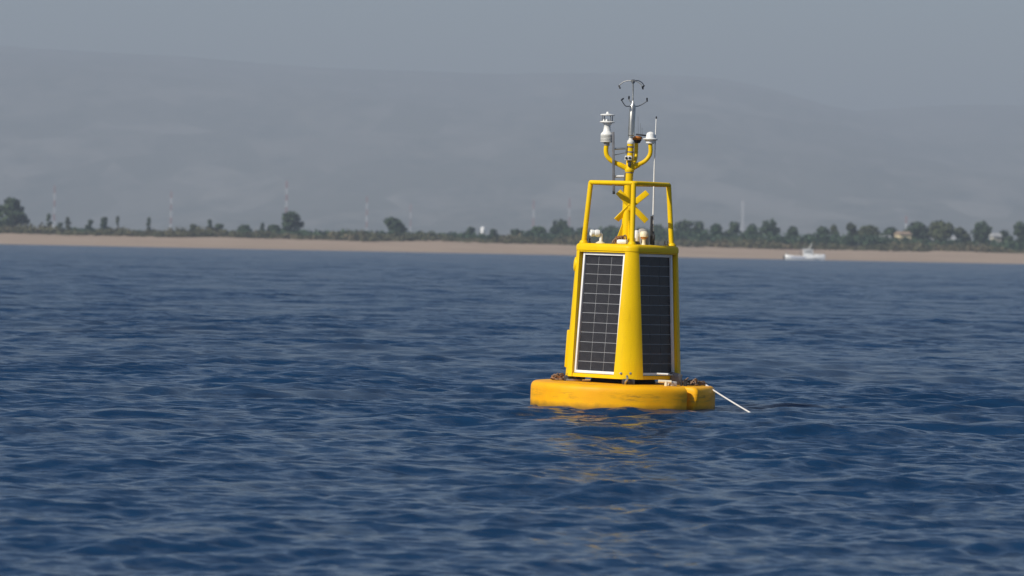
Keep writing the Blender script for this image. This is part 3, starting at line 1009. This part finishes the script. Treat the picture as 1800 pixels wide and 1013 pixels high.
# fine: hoop bracing to the mast
mid = (tops[1] + tops[2]) / 2
MB().tube([tops[2], P(1104, 327, 0.02)], 0.014, 10).build('cage_brace', M['tower'], buoy)

# mast
m0, m1 = P(1100.5, 432), P(1106.5, 296)
MB().tube([m0, P(1102.5, 385), P(1104, 340), m1], [0.048, 0.043, 0.040, 0.040], 24).build('mast', M['tower'], buoy)
for az in (200, 20, 110, 290):
    a = R(az)
    d = Vector((math.cos(a), math.sin(a), 0))
    b0 = Vector((m0.x, m0.y, 1.588)); t = d.cross(Vector((0, 0, 1))) * 0.006
    v = [b0 + d * 0.03 + t, b0 + d * 0.12 + t, b0 + d * 0.04 + Vector((0.006, 0, 0.24)) + t, b0 + d * 0.03 + t + Vector((0.006, 0, 0.24))]
    v += [p - t * 2 for p in v]
    MB().add(v, [(0, 1, 2, 3), (7, 6, 5, 4), (0, 4, 5, 1), (1, 5, 6, 2), (2, 6, 7, 3), (3, 7, 4, 0)]).build('gusset', M['tower'], buoy, smooth=False)
# fork head
MB().lathe([(0.040, 0), (0.047, 0.012), (0.047, 0.03), (0.036, 0.055), (0.033, 0.13)], P(1106.5, 303)).build('fork_hub', M['tower'], buoy)
MB().lathe([(0.043, 0), (0.043, 0.008)], P(1106, 304.5)).build('clamp_ring', M['darkbar'], buoy)
armL = smooth_path([P(1105, 298), P(1092, 291), P(1076, 283.5), P(1067.5, 275), P(1065.2, 266), P(1066, 254)], 6)
MB().tube(armL, [0.026] * 8 + [0.0225] * (len(armL) - 8), 16).build('fork_arm', M['tower'], buoy)
armR = smooth_path([P(1108, 298), P(1120, 291), P(1133, 284), P(1141, 275), P(1143.5, 266), P(1143, 253)], 6)
MB().tube(armR, [0.026] * 8 + [0.0205] * (len(armR) - 8), 16).build('fork_arm', M['tower'], buoy)
armB = smooth_path([P(1107, 297, 0.0), P(1112, 290, 0.10), P(1116.5, 281, 0.18), P(1118, 270, 0.215), P(1118.5, 252, 0.22)], 6)
MB().tube(armB, 0.020, 14).build('fork_arm', M['tower'], buoy)
MB().tube([m1, P(1108.5, 252)], 0.032, 20).build('mast_top', M['tower'], buoy)
for py in (258.5, 267.5):
    MB().lathe([(0.0335, -0.007), (0.035, -0.006), (0.035, 0.006), (0.0335, 0.007)], P(1108.2, py)).build('clamp_ring', M['darkbar'], buoy)
MB().box(P(1101.3, 263, -0.01), (0.016, 0.03, 0.075), (0, R(2), 0), 0.004).build('clamp_plate', M['darkbar'], buoy)
# steel stem
MB().lathe([(0.034, 0), (0.036, 0.012), (0.032, 0.03), (0.022, 0.04), (0.0185, 0.045), (0.0185, 0.075), (0.024, 0.085)], P(1108.5, 253)).build('collar', M['shield'], buoy)
a, b_ = P(1109.3, 239.5), P(1112, 185)
MB().tube([a, a.lerp(b_, 0.03), a.lerp(b_, 0.97), b_], [0.024, 0.032, 0.032, 0.027], 24).build('anemometer_body', M['steel'], buoy)
MB().tube([a.lerp(b_, -0.03), a.lerp(b_, -0.005)], 0.03, 20).build('body_base', M['steel'], buoy)
# sonic anemometer wires
s0, s1 = P(1112.5, 186), P(1113, 142)
MB().tube([s0, s1], 0.0075, 10).build('sonic_rod', M['steel'], buoy)
MB().lathe([(0.008, -0.03), (0.02, -0.012), (0.022, 0.006), (0.012, 0.013)], s1).build('sonic_hub', M['steel'], buoy)
MB().lathe([(0.024, 0.0), (0.014, 0.03), (0.007, 0.055)], s0 - Vector((0, 0, 0.006))).build('stem_cone', M['steel'], buoy)
wr = 0.0046
def wire(pts, tip):
    pth = smooth_path(pts, 5)
    wi = MB().tube(pth, wr, 8).build('sonic_arm', M['wire'], buoy)
    e = pth[-1]; d = (Vector(tip) - e).normalized()
    MB().tube([e - d * 0.004, e + d * 0.032], [0.0072, 0.0082], 10).build('transducer', M['black'], wi)
wire([s1, P(1102, 142.5, 0.02), P(1095, 145, 0.03), P(1088, 151, 0.04)], P(1093, 162, 0.0))
wire([s1, P(1122, 142, 0.10), P(1129, 146, 0.14), P(1132, 151, 0.15)], P(1127, 158, 0.1))
wire([s1, P(1120, 144, -0.08), P(1126, 148, -0.13), P(1129, 152.5, -0.15)], P(1132, 162, -0.1))
wire([s0, P(1101, 187, -0.06), P(1096, 182, -0.09), P(1092.5, 176, -0.11)], P(1100, 170, -0.06))
wire([s0, P(1121, 187, 0.04), P(1129, 183.5, 0.06), P(1137.5, 178, 0.07)], P(1137, 168, 0.05))
wire([s0, P(1111, 182, 0.10), P(1107.5, 178, 0.15), P(1105.5, 174, 0.17)], P(1106, 164, 0.12))

# weather station on the left arm
b_ = P(1066.2, 256)
k = PX
prof = [(5.0, 0), (5.4, 1), (5.2, 5.2)]
MB().lathe([(r * k, z * k) for r, z in prof], b_).build('sensor_socket', M['grey'], buoy)
ws = MB()
pr = []
z = 5.5
for i in range(5):
    pr += [(9.4, z), (11.2, z + 0.5), (11.2, z + 1.7), (9.6, z + 2.2)]
    z += 2.55
ws.lathe([(r * k, zz * k) for r, zz in pr], b_, seg=36)
wsp = ws.build('weather_station', M['shield'], buoy)
MB().lathe([(r * k, zz * k) for r, zz in [(11.0, 18.2), (11.1, 19.2), (10.0, 21.5), (7.6, 24), (6.6, 26.5), (5.9, 31.5), (5.6, 34.5), (6.4, 36.5), (8.0, 38.5), (8.6, 39.5)]], b_, seg=36).build('neck', M['white'], wsp)
MB().lathe([(r * k, zz * k) for r, zz in [(11, 39.6), (13, 40.4), (13.1, 41.6), (11.6, 42.6), (3, 42.9)]], b_, seg=36).build('lower_disc', M['white'], wsp)
MB().lathe([(r * k, zz * k) for r, zz in [(11, 52.4), (12.7, 52.8), (12.8, 54.0), (11.0, 55.0), (3.4, 55.8), (2.4, 56.4), (2.2, 58), (1.2, 59.2), (0, 59.5)]], b_, seg=36).build('upper_disc', M['white'], wsp)
for i in range(4):
    w = R(30 + 90 * i)
    o_ = Vector((10.2 * k * math.cos(w), 10.2 * k * math.sin(w), 0))
    MB().tube([b_ + o_ + Vector((0, 0, 42.0 * k)), b_ + o_ + Vector((0, 0, 53.0 * k))], 0.0042, 8).build('disc_post', M['darkbar'], wsp)
    w = R(75 + 90 * i)
    o_ = Vector((6.5 * k * math.cos(w), 6.5 * k * math.sin(w), 42.6 * k))
    MB().lathe([(2.0 * k, 0), (1.3 * k, 2.4 * k), (0.5 * k, 3.6 * k)], b_ + o_, seg=14).build('transducer', M['white'], wsp)

# hat shaped receiver on the right arm
b_ = P(1143, 253)
hat = MB().lathe([(r * k, z * k) for r, z in [(6, 0), (7.6, 0.8), (7.9, 4.6), (9.5, 5.6), (12.6, 7.0), (13.2, 8.2), (12.4, 9.2), (8.2, 10.0), (7.9, 12), (7.4, 16.5), (6.5, 18.8), (4.2, 20.2), (1.5, 21.2), (0, 21.4)]], b_, seg=36).build('receiver_dome', M['white'], buoy)
# rear lamp: orange housing with a dark cap
b_ = P(1119.5, 251, 0.22)
lamp = MB().lathe([(r * k, z * k) for r, z in [(4.5, 0), (5.5, 1.5), (8.2, 5.6), (9.4, 8.6), (8.8, 10.4), (6.0, 11.4), (0, 11.8)]], b_, seg=30).build('navigation_lamp', M['orange'], buoy)
MB().lathe([(r * k, z * k) for r, z in [(5.2, 0), (7.0, 3.4), (8.5, 5.4)]], b_ + Vector((0, 0, -0.004)), seg=30).build('lamp_base', M['black'], lamp)
MB().box(P(1127, 237.5, 0.22), (0.105, 0.10, 0.013), (0, R(5), 0), 0.003).build('lamp_panel', M['darkmetal'], lamp)
for dx in (0, 6, 10):
    MB().tube([P(1122 + dx * 0.7, 238, 0.22), P(1121.5 + dx * 0.72, 205 + dx * 2, 0.22)], 0.0014, 5).build('bird_spike', M['wire'], lamp)
# two small lenses under the clamps
for px_, sz in ((1100.8, 0.030), (1106.8, 0.042)):
    bx_ = MB().box(P(px_, 278, -0.06), (sz, 0.04, 0.045), (0, R(2), 0), 0.005).build('camera_box', M['shield'], buoy)
    MB().lathe([(0.012, 0), (0.012, 0.008), (0.009, 0.009)], P(px_, 278, -0.06) + Vector((0, -0.018, 0)), (0, -1, 0), 16).build('lens', M['black'], bx_)
MB().box(P(1106.5, 288.5, -0.045), (0.03, 0.03, 0.05), (0, R(2), 0), 0.006).build('cable_gland', M['darkmetal'], buoy)
# grey flat bar antenna and its brackets
t_, b_ = P(1077.8, 232, -0.03), P(1079, 341.5, -0.03)
c = (t_ + b_) / 2; d = (t_ - b_)
rot = Vector((0, 0, 1)).rotation_difference(d.normalized()).to_matrix()
bar = MB().box(c, (0.026, 0.022, d.length), rot, 0.003).build('bar_antenna', M['darkbar'], buoy)
MB().tube([P(1079, 262, -0.02), P(1102, 261, -0.01)], 0.0105, 10).build('bracket', M['steel'], buoy)
MB().tube([P(1079, 273, -0.02), P(1102, 268, -0.01)], 0.004, 8).build('stay', M['wire'], buoy)
MB().tube([P(1079, 310.5, -0.02), P(1097, 310.5, -0.01)], 0.0125, 12).build('bracket', M['white'], buoy)
MB().box(P(1098, 311, 0), (0.016, 0.05, 0.075), None, 0.004).build('clamp_plate', M['darkbar'], buoy)
# St Andrew's cross topmark: two crossed pairs of flat blades
def blade(p0, p1, w, y, twist):
    d = (p1 - p0); L = d.length; d.normalize()
    rot = Vector((1, 0, 0)).rotation_difference(d).to_matrix() @ Matrix.Rotation(twist, 3, 'X')
    MB().box((p0 + p1) / 2, (L, 0.014, w), rot, 0.003).build('topmark_blade', M['tower'], buoy)
cx = P(1109, 361.5, -0.05)
blade(cx, P(1086.5, 337, -0.06), 0.064, 0, R(8))
blade(cx, P(1138, 338.5, 0.03), 0.058, 0, R(-22))
blade(cx, P(1083.5, 387, 0.02), 0.058, 0, R(14))
blade(cx, P(1136.5, 389.5, -0.05), 0.058, 0, R(-18))
MB().box(P(1109, 362, -0.035), (0.06, 0.05, 0.10), None, 0.01).build('topmark_clamp', M['tower'], buoy)
# antennas at the right
pts = [P(1146.8, 430, 0.02), P(1147.6, 400, 0.02), P(1150, 300, 0.02), P(1153.6, 209, 0.02)]
wh = MB().tube(pts, [0.0085, 0.0085, 0.007, 0.0055], 10).build('whip_antenna', M['white'], buoy)
MB().lathe([(0.006, 0), (0.008, 0.01), (0.005, 0.024)], pts[-1]).build('tip', M['black'], wh)
MB().tube([P(1148, 431, 0.02), P(1148, 407, 0.02)], [0.016, 0.012], 12).build('antenna_base', M['darkmetal'], wh)
MB().box(P(1148.8, 417, 0.01), (0.03, 0.03, 0.05), None, 0.006).build('spring_clamp', M['darkmetal'], wh)
MB().tube([P(1144.8, 430, -0.05), P(1145.6, 380, -0.05)], [0.0135, 0.0115], 12).build('black_antenna', M['black'], buoy)
# deck instruments
DKZ = 1.589
def deck_at(px, y):
    p = P(px, 430, y); p.z = DKZ; return p
e = deck_at(1056, -0.12)
up = lambda p, z: Vector((p.x, p.y, DKZ + z))
hz = 0.098
post = MB().tube(smooth_path([e, up(e, 0.06), up(e, hz - 0.012), up(P(1053, 413, -0.12), hz), up(P(1045, 413, -0.13), hz)], 5), 0.0165, 14).build('elbow_sensor', M['white'], buoy)
MB().lathe([(0.045, 0), (0.045, 0.006), (0.03, 0.013), (0.018, 0.022)], up(deck_at(1055, -0.12), 0)).build('flange', M['cream'], post)
hd = MB().lathe([(0.020, -0.025), (0.032, -0.02), (0.036, 0.0), (0.032, 0.022), (0.020, 0.03)], up(P(1050, 413, -0.125), hz), (-1, -0.15, 0)).build('sensor_head', M['white'], post)
hd = MB().lathe([(0.018, -0.022), (0.030, -0.018), (0.034, 0.0), (0.034, 0.016), (0.024, 0.024), (0.02, 0.012)], up(P(1041.5, 413.5, -0.13), hz), (-1, -0.25, -0.05)).build('sensor_head', M['white'], post)
e = deck_at(1094, -0.30)
MB().box(up(e, 0.022), (0.105, 0.07, 0.045), (0, 0, R(-20)), 0.018).build('deck_box', M['white'], buoy)
# rusty shackle and chain bundle
for i in range(5):
    q = deck_at(1076 + i * 4.0, -0.10)
    MB().tube(smooth_path([up(q, 0.0), up(q + Vector((0.015, 0.01, 0)), 0.035 + 0.008 * i), up(q + Vector((0.04, -0.01, 0)), 0.05 + 0.008 * i), up(q + Vector((0.055, 0.0, 0)), 0.01)], 4), 0.008, 8).build('cable_loop', M['rust'] if i % 2 else M['rope'], buoy)
MB().box(up(deck_at(1089, -0.02), 0.04), (0.09, 0.06, 0.08), (0, R(-8), 0), 0.02).build('cable_bracket', M['rust'], buoy)
e = deck_at(1127, 0.08)
MB().lathe([(0.076, 0), (0.078, 0.06), (0.074, 0.105), (0.062, 0.135), (0.04, 0.155), (0.0, 0.165)], e, seg=32).build('grey_dome', M['grey'], buoy)
e = deck_at(1118, -0.08)
wc = MB().lathe([(0.030, 0.032), (0.033, 0.04), (0.031, 0.10), (0.026, 0.128), (0.012, 0.14), (0, 0.142)], e, seg=26).build('white_housing', M['white'], buoy)
MB().lathe([(0.024, 0.0), (0.022, 0.034)], e).build('housing_foot', M['darkmetal'], wc)
e = deck_at(1113.5, -0.12)
MB().tube([e, up(e, 0.07)], 0.007, 8).build('thin_post', M['white'], buoy)
e = deck_at(1131.5, -0.10)
mu = MB().lathe([(0.030, 0.074), (0.041, 0.078), (0.042, 0.10), (0.040, 0.118), (0.028, 0.131), (0.0, 0.134)], e, seg=28).build('mushroom_sensor', M['cream'], buoy)
MB().lathe([(0.022, 0), (0.016, 0.03), (0.018, 0.055), (0.026, 0.076)], e, seg=20).build('stem', M['cream'], mu)
MB().lathe([(0.030, 0.060), (0.030, 0.075)], e, seg=20).build('gasket', M['orange'], mu)
for px_, y_ in ((1031, -0.02), (1036.5, 0.03), (1168.5, 0.05), (1173, 0.0)):
    q = deck_at(px_, y_)
    MB().lathe([(0.012, 0), (0.012, 0.012), (0.006, 0.014), (0.006, 0.045)], q, seg=12).build('stud', M['darkmetal'], buoy)
# float-top fittings
FZ = 0.238
def ft(px, y, z=0.0):
    p = P(px, 674, y); p.z = FZ + z; return p
MB().box(ft(1007, -0.06, 0.012), (0.15, 0.16, 0.022), (0, 0, R(10)), 0.005).build('deck_plate', M['steel'], buoy)
for px_ in (998, 1012, 1024):
    MB().lathe([(0.022, 0), (0.022, 0.03), (0.012, 0.04), (0.012, 0.058)], ft(px_, -0.10, 0.02), seg=14).build('deck_stud', M['darkmetal'], buoy)
MB().box(ft(1186, -0.14, 0.058), (0.115, 0.10, 0.115), (0, R(12), R(18)), 0.012).build('junction_box', M['darkbar'], buoy)
MB().tube([ft(1154, -0.50, 0.112), ft(1174, -0.50, 0.110)], 0.010, 10).build('float_rod', M['white'], buoy)
MB().tube([ft(1174, -0.50, 0.108), ft(1183, -0.2, 0.09)], 0.008, 8).build('float_rod', M['steel'], buoy)
pe = MB().tube([ft(1157, -0.56, 0.042), ft(1180, -0.55, 0.040)], 0.0155, 14).build('pipe_tee', M['cream'], buoy)
MB().tube([ft(1171, -0.555, 0.0), ft(1171, -0.555, 0.045)], 0.017, 14).build('pipe_leg', M['cream'], pe)
MB().box(ft(1182, -0.5, 0.02), (0.07, 0.07, 0.045), (0, 0, R(30)), 0.008).build('deck_block', M['shield'], buoy)
for px_, hh in ((1198, 0.055), (1203, 0.06), (1206, 0.045)):
    MB().lathe([(0.011, 0), (0.011, hh), (0.004, hh + 0.006)], ft(px_, -0.40), seg=12).build('deck_stud', M['black'], buoy)

# ropes lying on the float, and the line trailing into the water
def rope_heap(label, px, y, w, mat, seed, cols, n=5, hh=0.05, rad=0.0075):
    rg = random.Random(seed)
    c = ft(px, y)
    o = empty('rope_heap', BM @ c, (0, BT, 0))
    tag(o, label, 'rope')
    for i in range(n):
        pts = []
        a0 = rg.uniform(0, 6.28)
        for j in range(9):
            a = a0 + j * 0.75
            pts.append(Vector((math.cos(a) * w * rg.uniform(0.55, 1.0), math.sin(a) * 0.10 * rg.uniform(0.5, 1), rad + rg.uniform(0, hh) * (0.4 + i / n))))
        MB().tube(smooth_path(pts, 4), rad, 7).build('strand', M[cols[i % len(cols)]], o)
    return o
rope_heap('heap of brown frayed rope on the left edge of the float', 981, 0.02, 0.075, 'rope', 3, ('rope', 'rust', 'rope'), 6, 0.06)
rope_heap('dark coil of rope on the right of the float beside the tower', 1212, -0.18, 0.085, 'rope', 9, ('black', 'black', 'rope'), 6, 0.055)
rope_heap('brown rope bundle at the right rim of the float', 1232, -0.02, 0.055, 'rope', 12, ('rope', 'rope', 'darkbar'), 5, 0.03)
l0 = BM @ ft(1238, -0.06, 0.012); l1 = ray(1246, 681, 39.9); l2 = ray(1321, 727.0, 38.9)
pth = [l0, l1]
for i in range(1, 9):
    p = l1.lerp(l2, i / 8); p.z -= 0.004 * math.sin(math.pi * i / 8); pth.append(p)
base = l0.copy()
tag(MB().tube([p - base for p in pth] + [l2 - base + (l2 - l1) * 0.06], [0.013, 0.011] + [0.0075] * 7 + [0.007, 0.007], 10).build('mooring_line', M['rope_white']),
    'taut white line running from the float rim down into the sea', 'line')
bpy.data.objects['mooring_line'].location = base

# ------------------------------------------------------------------ haze
hm = bpy.data.materials.new('haze_air')
hm.use_nodes = True
ht = hm.node_tree
ht.nodes.clear()
pv = ht.nodes.new('ShaderNodeVolumePrincipled')
pv.inputs['Color'].default_value = (0.485, 0.545, 0.63, 1)
pv.inputs['Density'].default_value = 2.75e-4
pv.inputs['Anisotropy'].default_value = 0.0
ho = ht.nodes.new('ShaderNodeOutputMaterial')
ht.links.new(pv.outputs[0], ho.inputs['Volume'])
HZT = float(Z.max()) + 12.0     # just above the highest hill
hz_ = MB().box((0, 4200, (HZT - 4) / 2), (14000, 22000, HZT + 4)).build('haze', hm, None, smooth=False)
tag(hz_, 'pale haze lying over the sea and the plain', None, None, 'stuff')
